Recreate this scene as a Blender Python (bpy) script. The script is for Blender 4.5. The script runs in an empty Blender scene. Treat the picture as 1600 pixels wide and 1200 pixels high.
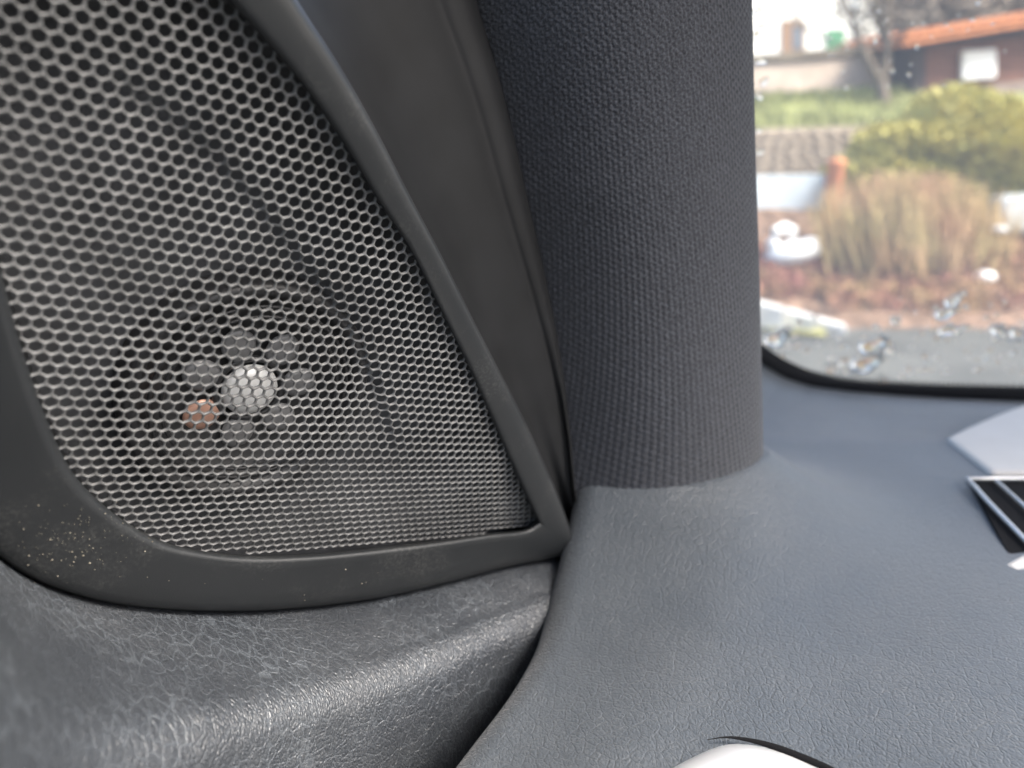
import bpy, bmesh, math, random
from mathutils import Vector, Matrix
random.seed(7)
scn = bpy.context.scene
COL = scn.collection

# ------------------------------------------------------------------ camera
PITCH = math.radians(15)
EYE = Vector((0, 0, 1.2))
FW = Vector((0, math.cos(PITCH), -math.sin(PITCH)))
RT = Vector((1, 0, 0))
UP = Vector((0, math.sin(PITCH), math.cos(PITCH)))
F = 1200.0
cd = bpy.data.cameras.new("camera")
cam = bpy.data.objects.new("camera", cd)
COL.objects.link(cam)
cam.location = EYE
cam.rotation_euler = (math.pi / 2 - PITCH, 0, 0)
cd.sensor_width = 36
cd.lens = 27
cd.clip_start = 0.01
cd.clip_end = 500
cd.dof.use_dof = True
cd.dof.focus_distance = 0.222
cd.dof.aperture_fstop = 8.3
scn.camera = cam

# ------------------------------------------------------------------ light
TO_SUN = Vector((0.60, -0.28, 0.75)).normalized()
w = bpy.data.worlds.new("World")
scn.world = w
w.use_nodes = True
nt = w.node_tree
sky = nt.nodes.new("ShaderNodeTexSky")
sky.sky_type = 'NISHITA'
sky.sun_disc = False
sky.sun_elevation = math.asin(TO_SUN.z)
sky.sun_rotation = math.atan2(TO_SUN.x, TO_SUN.y)
sky.air_density = 1.0
sky.dust_density = 4.0
sky.ozone_density = 1.0
bg = nt.nodes["Background"]
nt.links.new(sky.outputs[0], bg.inputs[0])
bg.inputs[1].default_value = 0.14
sl = bpy.data.lights.new("sun", 'SUN')
sl.energy = 2.0
sl.angle = math.radians(24)
sl.color = (1.0, 0.96, 0.90)
so = bpy.data.objects.new("sun", sl)
COL.objects.link(so)
so.rotation_euler = TO_SUN.to_track_quat('Z', 'Y').to_euler()
scn.view_settings.view_transform = 'Standard'
scn.view_settings.look = 'None'
scn.view_settings.exposure = 1.85
scn.view_settings.gamma = 1.0
scn.cycles.max_bounces = 8
scn.cycles.transparent_max_bounces = 12
scn.cycles.use_denoising = True

# ------------------------------------------------------------------ helpers
def W(x, y, z):
    """camera-space metres (right, down, forward) to world"""
    return EYE + RT * x - UP * y + FW * z
def P(px, py, z):
    """the point seen at photo pixel (px, py) at depth z"""
    return W((px - 800) / F * z, (py - 600) / F * z, z)
def ray(px, py):
    return W((px - 800) / F, (py - 600) / F, 1) - EYE
def Pz(px, py, h):
    """the point seen at a photo pixel on the horizontal plane of world height h"""
    d = ray(px, py)
    return EYE + d * ((h - EYE.z) / d.z)
def spline(pts, n):
    """Catmull-Rom through tuples, n samples, uniform in the key index"""
    out = []
    m = len(pts) - 1
    for i in range(n):
        t = i / (n - 1) * m
        k = min(int(t), m - 1)
        f = t - k
        p0, p1, p2, p3 = pts[max(k - 1, 0)], pts[k], pts[k + 1], pts[min(k + 2, m)]
        out.append(tuple(0.5 * (2 * b + (c - a) * f + (2 * a - 5 * b + 4 * c - d) * f * f + (3 * b - a - 3 * c + d) * f ** 3)
                         for a, b, c, d in zip(p0, p1, p2, p3)))
    return out
def lerp(a, b, t):
    return a + (b - a) * t
def smooth(t):
    t = max(0.0, min(1.0, t))
    return t * t * (3 - 2 * t)
def interp(tab, x):
    if x <= tab[0][0]: return tab[0][1]
    for (x0, y0), (x1, y1) in zip(tab, tab[1:]):
        if x <= x1: return y0 + (y1 - y0) * (x - x0) / (x1 - x0)
    return tab[-1][1]

def obj(name, verts, faces, mat, parent=None, shade=True, uvs=None):
    me = bpy.data.meshes.new(name)
    me.from_pydata([tuple(v) for v in verts], [], faces)
    me.update()
    if shade:
        me.polygons.foreach_set('use_smooth', [True] * len(me.polygons))
    if uvs:
        ul = me.uv_layers.new(name="UVMap")
        for l in me.loops:
            ul.data[l.index].uv = uvs[l.vertex_index]
    me.materials.append(mat)
    o = bpy.data.objects.new(name, me)
    COL.objects.link(o)
    if parent:
        o.parent = parent
        o.matrix_parent_inverse = Matrix.Translation(-root_loc(parent))
    return o
def root_loc(p):
    v = Vector((0, 0, 0))
    while p:
        v += p.location
        if p.parent:
            v += p.matrix_parent_inverse.translation
        p = p.parent
    return v
def thing(name, label, cat, loc=(0, 0, 0), group=None):
    o = bpy.data.objects.new(name, None)
    o.empty_display_size = 0.02
    COL.objects.link(o)
    o.location = loc
    tag(o, label, cat, group)
    return o
def tag(o, label=None, cat=None, group=None, kind=None):
    if label: o['label'] = label
    if cat: o['category'] = cat
    if group: o['group'] = group
    if kind: o['kind'] = kind
    return o
def fix_normals(o):
    bm = bmesh.new(); bm.from_mesh(o.data)
    bmesh.ops.recalc_face_normals(bm, faces=bm.faces)
    bm.to_mesh(o.data); bm.free()
    return o

class MB:
    """collects primitives into one mesh"""
    def __init__(s): s.v = []; s.f = []
    def add(s, v, f):
        n = len(s.v); s.v += list(v); s.f += [tuple(i + n for i in q) for q in f]
    def grid(s, rows, closed=False):
        """rows: list of equal-length lists of points"""
        nr, nc = len(rows), len(rows[0])
        v = [p for r in rows for p in r]
        f = []
        for i in range(nr - 1):
            for j in range(nc - (0 if closed else 1)):
                k = (j + 1) % nc
                f.append((i * nc + j, i * nc + k, (i + 1) * nc + k, (i + 1) * nc + j))
        s.add(v, f)
    def tube(s, pts, rad, seg=6, cap=True):
        pts = [Vector(p) for p in pts]
        rows = []
        for i, p in enumerate(pts):
            t = (pts[min(i + 1, len(pts) - 1)] - pts[max(i - 1, 0)]).normalized()
            a = t.cross(Vector((0.13, 0.21, 0.97)))
            if a.length < 1e-3: a = t.cross(Vector((1, 0, 0)))
            a.normalize(); b = t.cross(a)
            r = rad[i] if isinstance(rad, (list, tuple)) else rad
            rows.append([p + a * (r * math.cos(k * math.tau / seg)) + b * (r * math.sin(k * math.tau / seg)) for k in range(seg)])
        n0 = len(s.v)
        s.grid(rows, True)
        if cap:
            s.f.append(tuple(n0 + k for k in range(seg))[::-1])
            s.f.append(tuple(n0 + (len(pts) - 1) * seg + k for k in range(seg)))
    def box(s, c, ax, ay, az):
        """centre and three half-axis vectors"""
        c = Vector(c)
        v = [c + ax * i + ay * j + az * k for i in (-1, 1) for j in (-1, 1) for k in (-1, 1)]
        s.add(v, [(0, 1, 3, 2), (4, 6, 7, 5), (0, 4, 5, 1), (2, 3, 7, 6), (0, 2, 6, 4), (1, 5, 7, 3)])
    def dome(s, c, ax, ay, az, nu=12, nv=6, full=False):
        """ellipsoid (or its upper half along az)"""
        c = Vector(c)
        rows = []
        for i in range(nv + 1):
            th = (math.pi if full else math.pi / 2) * i / nv
            rr = max(math.sin(th), 1e-3)
            rows.append([c + ax * (rr * math.cos(k * math.tau / nu)) + ay * (rr * math.sin(k * math.tau / nu)) + az * math.cos(th) for k in range(nu)])
        s.grid(rows, True)
    def build(s, name, mat, parent=None, shade=True):
        return obj(name, s.v, s.f, mat, parent, shade)
def xbevel(o, wd, seg=2):
    m = o.modifiers.new("edge", 'BEVEL'); m.width = wd; m.segments = seg; m.limit_method = 'ANGLE'
    return o

# ------------------------------------------------------------------ materials
class NT:
    def __init__(s, name):
        s.m = bpy.data.materials.new(name); s.m.use_nodes = True
        s.t = s.m.node_tree; s.b = s.t.nodes["Principled BSDF"]
    def n(s, typ, **kw):
        nd = s.t.nodes.new(typ)
        for k, v in kw.items():
            if k in nd.inputs: nd.inputs[k].default_value = v
            else: setattr(nd, k, v)
        return nd
    def l(s, a, b): s.t.links.new(a, b)
    def math(s, op, a, b=None):
        nd = s.t.nodes.new("ShaderNodeMath"); nd.operation = op
        for i, x in enumerate((a, b)):
            if x is None: continue
            if isinstance(x, (int, float)): nd.inputs[i].default_value = x
            else: s.l(x, nd.inputs[i])
        return nd.outputs[0]
    def ramp(s, fac, stops):
        nd = s.t.nodes.new("ShaderNodeValToRGB")
        e = nd.color_ramp.elements
        while len(e) < len(stops): e.new(0.5)
        for i, (p, c) in enumerate(stops):
            e[i].position = p
            e[i].color = (c, c, c, 1) if isinstance(c, (int, float)) else (*c, 1)
        s.l(fac, nd.inputs[0])
        return nd.outputs[0]
def simple(name, col, rough=0.5, spec=0.5, metal=0.0, noise=0.0, nscale=50, bump=0.0, bscale=200, col2=None, stretch=None):
    k = NT(name)
    k.b.inputs['Base Color'].default_value = (*col, 1)
    k.b.inputs['Roughness'].default_value = rough
    k.b.inputs['Specular IOR Level'].default_value = spec
    k.b.inputs['Metallic'].default_value = metal
    tc = k.n("ShaderNodeTexCoord")
    src = tc.outputs['Object']
    if stretch:
        mp = k.n("ShaderNodeMapping"); mp.inputs['Scale'].default_value = stretch
        k.l(src, mp.inputs[0]); src = mp.outputs[0]
    if noise or col2:
        a = k.n("ShaderNodeTexNoise", Scale=nscale, Detail=6.0)
        k.l(src, a.inputs['Vector'])
        c2 = col2 or tuple(x * (1 - noise) for x in col)
        c1 = col if col2 else tuple(min(1, x * (1 + noise)) for x in col)
        k.l(k.ramp(a.outputs[0], [(0.36, c2), (0.64, c1)]), k.b.inputs['Base Color'])
    if bump:
        a = k.n("ShaderNodeTexNoise", Scale=bscale, Detail=4.0)
        k.l(src, a.inputs['Vector'])
        bp = k.n("ShaderNodeBump", Strength=1.0, Distance=bump)
        k.l(a.outputs[0], bp.inputs['Height'])
        k.l(bp.outputs[0], k.b.inputs['Normal'])
    return k.m

def leather(name, col, dust, big, fine, depth_big, depth_fine, rough=0.45, warp=0.35, aniso=(1, 1, 1), sheen=0.0, crease_mix=0.5, turn=0.0):
    """embossed vinyl: a net of long creases over a fine pebble grain, pale dust in the leather creases, darker creases on the dashboard"""
    k = NT(name)
    tc = k.n("ShaderNodeTexCoord")
    nz = k.n("ShaderNodeTexNoise", Scale=90.0, Detail=3.0)
    k.l(tc.outputs['Object'], nz.inputs['Vector'])
    mp = k.n("ShaderNodeMapping"); mp.inputs['Scale'].default_value = aniso
    rt = k.n("ShaderNodeMapping"); rt.inputs['Rotation'].default_value = (0, 0, math.radians(turn))
    k.l(tc.outputs['Object'], rt.inputs[0]); k.l(rt.outputs[0], mp.inputs[0])
    ad = k.n("ShaderNodeVectorMath", operation='MULTIPLY_ADD')
    k.l(nz.outputs['Color'], ad.inputs[0]); ad.inputs[1].default_value = (0.006 * warp,) * 3
    k.l(mp.outputs[0], ad.inputs[2])
    v1 = k.n("ShaderNodeTexVoronoi", feature='DISTANCE_TO_EDGE', Scale=big)
    v2 = k.n("ShaderNodeTexVoronoi", feature='DISTANCE_TO_EDGE', Scale=big * 1.9)
    v3 = k.n("ShaderNodeTexVoronoi", feature='DISTANCE_TO_EDGE', Scale=fine)
    for v in (v1, v2, v3): k.l(ad.outputs[0], v.inputs['Vector'])
    r1 = k.ramp(v1.outputs['Distance'], [(0.0, 0.0), (0.09, 1.0)])
    r2 = k.ramp(v2.outputs['Distance'], [(0.0, 0.0), (0.10, 1.0)])
    r3 = k.ramp(v3.outputs['Distance'], [(0.0, 0.0), (0.35, 1.0)])
    h = k.math('ADD', k.math('ADD', k.math('MULTIPLY', r1, depth_big), k.math('MULTIPLY', r2, depth_big * 0.5)), k.math('MULTIPLY', r3, depth_fine))
    bp = k.n("ShaderNodeBump", Strength=1.0, Distance=1.0)
    k.l(h, bp.inputs['Height']); k.l(bp.outputs[0], k.b.inputs['Normal'])
    dn = k.n("ShaderNodeTexNoise", Scale=28.0, Detail=4.0)
    k.l(tc.outputs['Object'], dn.inputs['Vector'])
    crease = k.math('SUBTRACT', 1.0, k.math('MULTIPLY', r1, k.ramp(v2.outputs['Distance'], [(0.0, 0.45), (0.09, 1.0)])))
    amt = k.math('MULTIPLY', k.math('MULTIPLY', crease, k.ramp(dn.outputs[0], [(0.38, 0.15), (0.62, 1.0)])), crease_mix)
    mx = k.n("ShaderNodeMix", data_type='RGBA')
    k.l(amt, mx.inputs['Factor'])
    mx.inputs['A'].default_value = (*col, 1); mx.inputs['B'].default_value = (*dust, 1)  # crease colour: pale dust on the leather, darker than the skin on the dashboard
    sm = k.n("ShaderNodeTexNoise", Scale=16.0, Detail=8.0, Roughness=0.72)       # handling smears and a thin film of dust
    k.l(tc.outputs['Object'], sm.inputs['Vector'])
    fd_ = k.n("ShaderNodeTexNoise", Scale=900.0, Detail=3.0)
    k.l(tc.outputs['Object'], fd_.inputs['Vector'])
    m2 = k.n("ShaderNodeMix", data_type='RGBA')
    k.l(k.math('MULTIPLY', k.ramp(sm.outputs[0], [(0.42, 0.0), (0.72, 1.0)]), k.ramp(fd_.outputs[0], [(0.42, 0.02), (0.68, 0.30)])), m2.inputs['Factor'])
    k.l(mx.outputs['Result'], m2.inputs['A']); m2.inputs['B'].default_value = (0.20, 0.205, 0.21, 1)
    k.l(m2.outputs['Result'], k.b.inputs['Base Color'])
    k.l(k.ramp(sm.outputs[0], [(0.3, rough - 0.05), (0.7, rough + 0.10)]), k.b.inputs['Roughness'])
    k.b.inputs['Sheen Weight'].default_value = sheen
    k.b.inputs['Specular IOR Level'].default_value = 0.7
    k.b.inputs['Sheen Roughness'].default_value = 0.4
    return k.m

M = {}
def plastic():
    k = NT("black moulded plastic")
    tc = k.n("ShaderNodeTexCoord")
    g = k.n("ShaderNodeTexNoise", Scale=2600.0, Detail=2.0)
    k.l(tc.outputs['Object'], g.inputs['Vector'])
    bp = k.n("ShaderNodeBump", Strength=0.6, Distance=0.00004)
    k.l(g.outputs[0], bp.inputs['Height']); k.l(bp.outputs[0], k.b.inputs['Normal'])
    d = k.n("ShaderNodeTexNoise", Scale=34.0, Detail=7.0, Roughness=0.7)
    k.l(tc.outputs['Object'], d.inputs['Vector'])
    f = k.n("ShaderNodeTexNoise", Scale=1100.0, Detail=3.0)
    k.l(tc.outputs['Object'], f.inputs['Vector'])
    film = k.math('MULTIPLY', k.ramp(d.outputs[0], [(0.5, 0.0), (0.75, 1.0)]), k.ramp(f.outputs[0], [(0.45, 0.0), (0.7, 0.35)]))
    mx = k.n("ShaderNodeMix", data_type='RGBA')
    k.l(film, mx.inputs['Factor'])
    mx.inputs['A'].default_value = (0.014, 0.0155, 0.017, 1); mx.inputs['B'].default_value = (0.16, 0.16, 0.15, 1)
    k.l(mx.outputs['Result'], k.b.inputs['Base Color'])
    k.l(k.ramp(d.outputs[0], [(0.3, 0.42), (0.7, 0.55)]), k.b.inputs['Roughness'])
    return k.m
M['plastic'] = plastic()
M['seal'] = simple("dark satin trim", (0.0105, 0.011, 0.012), 0.6, 0.25, noise=0.15, nscale=60, bump=0.00002, bscale=2200)
M['mesh'] = simple("grey painted metal mesh", (0.118, 0.119, 0.119), 0.55, 0.45, metal=0.15, noise=0.18, nscale=45)
M['cavity'] = simple("black speaker well", (0.06, 0.062, 0.067), 0.7, 0.3, noise=0.2)
M['basket'] = simple("black speaker basket", (0.03, 0.03, 0.032), 0.4, 0.5)
M['dome'] = simple("silver dome", (0.85, 0.85, 0.84), 0.42, 0.5, metal=0.25)
M['lobe'] = simple("grey diffuser plastic", (0.2, 0.2, 0.205), 0.4, 0.5, metal=0.3)
M['copper_refl'] = simple("lobe with painted reflection", (0.62, 0.36, 0.27), 0.35, 0.5, metal=0.4)  # warm reflection put into the colour of one lobe
M['leather'] = leather("black grained leather", (0.036, 0.040, 0.046), (0.165, 0.185, 0.205), 215, 720, 0.00016, 0.00018, 0.38, aniso=(0.7, 1.6, 1.0), crease_mix=0.40, turn=46.5)
M['dash'] = leather("soft grained dashboard skin", (0.059, 0.069, 0.080), (0.04, 0.046, 0.053), 230, 640, 0.00009, 0.00010, 0.46, aniso=(1.3, 0.85, 1), sheen=0.2)  # creases mixed darker than the skin colour
M['fabric'] = None
def fabric():
    k = NT("charcoal knitted cloth")
    tc = k.n("ShaderNodeTexCoord")
    a = k.n("ShaderNodeTexNoise", Scale=1500.0, Detail=4.0)
    k.l(tc.outputs['Object'], a.inputs['Vector'])
    k.l(k.ramp(a.outputs[0], [(0.35, (0.024, 0.025, 0.029)), (0.68, (0.078, 0.082, 0.094))]), k.b.inputs['Base Color'])
    bp = k.n("ShaderNodeBump", Strength=1.0, Distance=0.00012)
    k.l(a.outputs[0], bp.inputs['Height']); k.l(bp.outputs[0], k.b.inputs['Normal'])
    k.b.inputs['Roughness'].default_value = 0.9
    k.b.inputs['Specular IOR Level'].default_value = 0.15
    k.b.inputs['Sheen Weight'].default_value = 0.35
    k.b.inputs['Sheen Roughness'].default_value = 0.45
    return k.m
M['fabric'] = fabric()
M['silver'] = simple("satin silver trim", (0.88, 0.88, 0.88), 0.34, 0.5, metal=0.6)
M['pale'] = simple("pale panel and dash glow", (0.50, 0.48, 0.45), 0.55, 0.5, noise=0.03, nscale=30)
M['ventsilver'] = simple("brushed vent trim", (0.55, 0.55, 0.55), 0.45, 0.5, metal=0.7)
M['ventdark'] = simple("vent black", (0.01, 0.01, 0.011), 0.9, 0.08)
M['frit'] = simple("black glass edge band", (0.012, 0.012, 0.014), 0.4, 0.4)
M['crumb'] = simple("tan crumb", (0.18, 0.165, 0.135), 0.9, 0.1, noise=0.3, nscale=900)
def glass():
    k = NT("windscreen glass, lightly filmed")
    t = k.t
    tr = k.n("ShaderNodeBsdfTransparent"); tr.inputs[0].default_value = (0.95, 0.97, 0.95, 1)
    gl = k.n("ShaderNodeBsdfGlossy"); gl.inputs['Roughness'].default_value = 0.02
    fr = k.n("ShaderNodeFresnel")
    ge = k.n("ShaderNodeNewGeometry")       # a thin pane reflects alike from both sides
    k.l(k.math('ADD', 1.45, k.math('MULTIPLY', ge.outputs['Backfacing'], 1 / 1.45 - 1.45)), fr.inputs[0])
    df = k.n("ShaderNodeBsdfTranslucent"); df.inputs[0].default_value = (0.9, 0.88, 0.84, 1)
    m1 = k.n("ShaderNodeMixShader"); m2 = k.n("ShaderNodeMixShader")
    m1.inputs[0].default_value = 0.16
    k.l(tr.outputs[0], m1.inputs[1]); k.l(df.outputs[0], m1.inputs[2])
    k.l(fr.outputs[0], m2.inputs[0]); k.l(m1.outputs[0], m2.inputs[1]); k.l(gl.outputs[0], m2.inputs[2])
    k.l(m2.outputs[0], t.nodes["Material Output"].inputs[0])
    return k.m
M['glass'] = glass()
def water():
    k = NT("rain water")
    k.b.inputs['Base Color'].default_value = (1, 1, 1, 1)
    k.b.inputs['Transmission Weight'].default_value = 1.0
    k.b.inputs['Roughness'].default_value = 0.0
    k.b.inputs['IOR'].default_value = 1.33
    return k.m
M['water'] = water()
M['pavement'] = simple("worn grey paving", (0.085, 0.085, 0.075), 0.85, 0.3, noise=0.25, nscale=1.5, bump=0.01, bscale=30)
M['soil'] = simple("brown bed soil", (0.2, 0.13, 0.09), 0.95, 0.1, noise=0.5, nscale=7, bump=0.03, bscale=20)
M['kerb'] = simple("pale concrete", (0.6, 0.59, 0.56), 0.8, 0.3, noise=0.12, nscale=5, bump=0.003, bscale=60)
M['moss'] = simple("mossy grass", (0.25, 0.24, 0.09), 0.9, 0.2, noise=0.3, nscale=5)
M['grass'] = simple("bank grass", (0.22, 0.23, 0.09), 0.9, 0.2, noise=0.4, nscale=3)
M['bluewall'] = simple("grey blue rendered wall", (0.42, 0.46, 0.48), 0.8, 0.3, noise=0.06, nscale=2)
M['stone'] = simple("tan wall stone", (0.46, 0.37, 0.28), 0.9, 0.2, noise=0.35, nscale=4, bump=0.01, bscale=20)
M['mortar'] = simple("wall mortar", (0.3, 0.25, 0.19), 0.95, 0.1, noise=0.2, nscale=6)
M['palewall'] = simple("weathered pale render", (0.62, 0.5, 0.4), 0.85, 0.2, noise=0.25, nscale=1.2)
M['coping'] = simple("brown coping", (0.16, 0.13, 0.09), 0.8, 0.3, noise=0.3, nscale=3)
M['white'] = simple("white painted render", (0.8, 0.77, 0.7), 0.8, 0.3, noise=0.05, nscale=1)
M['whitepaint'] = simple("white glazed paint", (0.85, 0.84, 0.81), 0.4, 0.5, noise=0.03, nscale=8)
M['brownwood'] = simple("red brown stained timber", (0.17, 0.07, 0.04), 0.7, 0.3, noise=0.35, nscale=3, stretch=(1, 1, 9))
M['darkwood'] = simple("dark timber with painted eave shade", (0.035, 0.022, 0.018), 0.7, 0.3, noise=0.3, nscale=4)
M['ledge'] = simple("grey brown timber", (0.2, 0.15, 0.12), 0.75, 0.3, noise=0.3, nscale=3)
M['tile'] = simple("orange clay tile", (0.62, 0.23, 0.09), 0.7, 0.3, noise=0.2, nscale=5)
M['shutter'] = simple("brown shutter", (0.27, 0.16, 0.09), 0.7, 0.3, noise=0.2)
M['greenpaint'] = simple("green paint", (0.06, 0.22, 0.10), 0.6, 0.3, noise=0.2)
M['pane'] = simple("window pane", (0.12, 0.13, 0.14), 0.1, 0.6)
M['bark'] = simple("grey brown bark", (0.15, 0.12, 0.09), 0.9, 0.2, noise=0.3, nscale=9)
M['twig'] = simple("ochre twig", (0.42, 0.33, 0.15), 0.9, 0.2, col2=(0.38, 0.23, 0.13), nscale=2.2)
M['fartwig'] = simple("pale brown far twigs", (0.33, 0.27, 0.21), 0.9, 0.1, noise=0.2, nscale=2)
M['leafy'] = simple("yellow green leaf", (0.62, 0.54, 0.17), 0.6, 0.3, col2=(0.46, 0.42, 0.11), nscale=4)
M['heather'] = simple("red brown heather", (0.34, 0.15, 0.12), 0.9, 0.1, col2=(0.36, 0.24, 0.12), nscale=3)
M['terracotta'] = simple("terracotta", (0.62, 0.25, 0.12), 0.8, 0.3, noise=0.12, nscale=6)
M['greystone'] = simple("grey stone", (0.38, 0.4, 0.4), 0.7, 0.4, noise=0.1, nscale=8)
M['far'] = simple("brown far roof", (0.16, 0.12, 0.10), 0.8, 0.3, noise=0.2, nscale=1)
M['unseen_lining'] = simple("grey cloth of unseen roof and door", (0.25, 0.25, 0.25), 0.9, 0.1, noise=0.1, nscale=400)

# ------------------------------------------------------------------ speaker panel plane
r_ = Vector((0.752, 0.063, 0.656)).normalized()
v_ = Vector((-0.36, 0.873, 0.33)); v_ = (v_ - r_ * v_.dot(r_)).normalized()
n_ = r_.cross(v_).normalized()                     # away from the camera
C0 = 0.1726
def on_plane(px, py, h=0.0):
    """camera-space point seen at a pixel on the grille plane raised h metres towards the cabin"""
    d = Vector(((px - 800) / F, (py - 600) / F, 1))
    return d * ((C0 - h) / n_.dot(d))
def PP(px, py, h=0.0):
    c = on_plane(px, py, h)
    return W(*c)
O0 = on_plane(400, 600)
def proj(c):
    return 800 + F * c.x / c.z, 600 + F * c.y / c.z

pairs = [((840, 815), (905, 866)), ((803, 735), (868, 765)), ((770, 660), (828, 675)), ((730, 570), (783, 585)), ((690, 490), (742, 505)),
         ((640, 390), (690, 400)), ((588, 310), (640, 305)), ((530, 215), (585, 198)), ((470, 130), (530, 102)), ((410, 60), (478, 22)),
         ((355, 0), (425, -58)), ((285, -65), (345, -145)), ((180, -115), (190, -210)), ((60, -130), (20, -230)), ((-40, -90), (-130, -190)),
         ((-70, 20), (-200, -20)), ((-48, 180), (-200, 200)), ((-5, 380), (-180, 430)), ((30, 520), (-150, 590)), ((70, 640), (-100, 730)),
         ((112, 732), (-40, 832)), ((168, 793), (40, 898)), ((240, 840), (140, 936)), ((310, 860), (250, 952)), ((390, 869), (370, 956)),
         ((480, 867), (475, 950)), ((580, 858), (585, 936)), ((680, 846), (695, 912)), ((765, 834), (785, 888)), ((818, 828), (862, 874))]
pairs.append(pairs[0])
NL = 360
inner = spline([a for a, b in pairs], NL)[:-1]
outer = spline([b for a, b in pairs], NL)[:-1]

def inside(px, py, poly):
    c = False
    j = len(poly) - 1
    for i in range(len(poly)):
        (xi, yi), (xj, yj) = poly[i], poly[j]
        if (yi > py) != (yj > py) and px < (xj - xi) * (py - yi) / (yj - yi) + xi: c = not c
        j = i
    return c

SPK = W(*O0)
speaker = thing("door_speaker", "honeycomb metal speaker grille in a black plastic surround on the car door", "speaker", SPK)

# surround: rounded lip, flat land, soft outer shoulder
prof = [(-0.012, -0.009), (0.0, -0.003), (0.005, -0.0004), (0.03, 0.0010), (0.075, 0.0019), (0.13, 0.0022), (0.25, 0.0023), (0.45, 0.0024), (0.65, 0.0024),
        (0.84, 0.0022), (0.93, 0.0016), (0.975, 0.0002), (1.0, -0.004), (1.0, -0.022)]
mb = MB()
mb.grid([[PP(lerp(i[0], o[0], t), lerp(i[1], o[1], t), h) for i, o in zip(inner, outer)] for t, h in prof], True)
so_ = mb.build("surround", M['plastic'], speaker)
fix_normals(so_)

# honeycomb sheet
PITCHH = 0.00314
crease_px = [(170, 120), (235, 155), (330, 232), (440, 360), (525, 470), (572, 560), (605, 650), (625, 720)]
crease = [(lambda c: ((c - O0).dot(r_), (c - O0).dot(v_)))(on_plane(x, y)) for x, y in spline(crease_px, 40)]
b_fold = (on_plane(570, 716) - O0).dot(v_)
def sheet_h(a, b):
    d2, kk = min(((a - x) ** 2 + (b - y) ** 2, k) for k, (x, y) in enumerate(crease))
    k0 = min(max(kk, 1), len(crease) - 2)
    tx, ty = crease[k0 + 1][0] - crease[k0 - 1][0], crease[k0 + 1][1] - crease[k0 - 1][1]
    sd = math.copysign(math.sqrt(d2), tx * (b - crease[kk][1]) - ty * (a - crease[kk][0]))     # + below and left of the crease
    fade = smooth(kk / 5) * smooth((len(crease) - 1 - kk) / 6)
    if kk in (0, len(crease) - 1): fade = 0
    h = -0.0022 * fade * 0.5 * (1 + math.tanh(sd / 0.0022)) * math.exp(-max(0, sd) / 0.016)
    t = b - b_fold
    if t > 0: h -= 0.10 * t + 1.2 * t * t
    h += 0.0006 * math.exp(-(t / 0.0013) ** 2) * smooth((a + 0.004) / 0.012) * smooth((0.052 - a) / 0.02)
    h -= 0.6 * (max(0, -b - 0.03)) ** 2
    return h
def sheet(a, b, dh=0.0):
    return O0 + r_ * a + v_ * b - n_ * (sheet_h(a, b) + dh)
verts = []; faces = []; cache = {}
def vid(a, b, dh):
    k = (round(a * 2e6), round(b * 2e6), round(dh * 1e7))
    if k not in cache:
        cache[k] = len(verts)
        verts.append(W(*sheet(a, b, dh)))
    return cache[k]
RH = PITCHH / math.sqrt(3)
cen = (sum(p[0] for p in inner) / len(inner), sum(p[1] for p in inner) / len(inner))
big = [(cen[0] + (x - cen[0]) * 1.025, cen[1] + (y - cen[1]) * 1.025) for x, y in inner[::4]]
NS = 12
for j in range(-70, 70):
    for i in range(-70, 90):
        a0 = (i + 0.5 * (j % 2)) * PITCHH; b0 = j * PITCHH * math.sqrt(3) / 2
        c = O0 + r_ * a0 + v_ * b0
        if c.z < 0.03: continue
        if not inside(*proj(c), big): continue
        co = [(a0 + RH * math.cos(math.radians(30 + 60 * k)), b0 + RH * math.sin(math.radians(30 + 60 * k))) for k in range(6)]
        out = []
        for k in range(6):
            out.append(vid(*co[k], 0.00018))
            out.append(vid((co[k][0] + co[(k + 1) % 6][0]) / 2, (co[k][1] + co[(k + 1) % 6][1]) / 2, 0.00018))
        def ring(sc, dh):
            res = []
            for q in range(12):
                ang = math.radians(30 + 30 * q)
                rr = RH * sc * (0.985 if q % 2 == 0 else 0.885)
                res.append(len(verts)); verts.append(W(*sheet(a0 + rr * math.cos(ang), b0 + rr * math.sin(ang), dh)))
            return res
        r1 = ring(0.87, 0.00008); r2 = ring(0.775, -0.00020); r3 = ring(0.785, -0.0006)
        for A, B in ((out, r1), (r1, r2), (r2, r3)):
            for q in range(12):
                faces.append((A[q], A[(q + 1) % 12], B[(q + 1) % 12], B[q]))
gr = obj("grille", verts, faces, M['mesh'], speaker)

# speaker driver behind the grille
def SP(a, b, h):
    return W(*(O0 + r_ * a + v_ * b - n_ * h))
RW = W(*r_) - EYE; VW = W(*v_) - EYE; NW = -(W(*n_) - EYE)      # world axes, NW towards the cabin
well = MB()
ins = [on_plane(x, y, -0.012) for x, y in inner]
well.grid([[W(*on_plane(cen[0] + (x - cen[0]) * s, cen[1] + (y - cen[1]) * s, h)) for x, y in inner] for s, h in ((1.02, -0.005), (1.02, -0.02), (0.6, -0.024), (0.02, -0.024))], True)
well.build("speaker_well", M['cavity'], speaker)
dc = on_plane(398, 620, -0.012)
da, db = (dc - O0).dot(r_), (dc - O0).dot(v_)
drv = obj("tweeter", *(lambda q: (q.v, q.f))((lambda q: (q.grid([[SP(da + rr * math.cos(k * math.tau / 48), db + rr * math.sin(k * math.tau / 48), h) for k in range(48)]
      for rr, h in ((0.0345, -0.022), (0.0345, -0.0125), (0.0335, -0.011), (0.031, -0.011), (0.030, -0.0135), (0.022, -0.0185), (0.012, -0.019), (0.0005, -0.019))], True), q)[1])(MB())), M['basket'], speaker)
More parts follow.
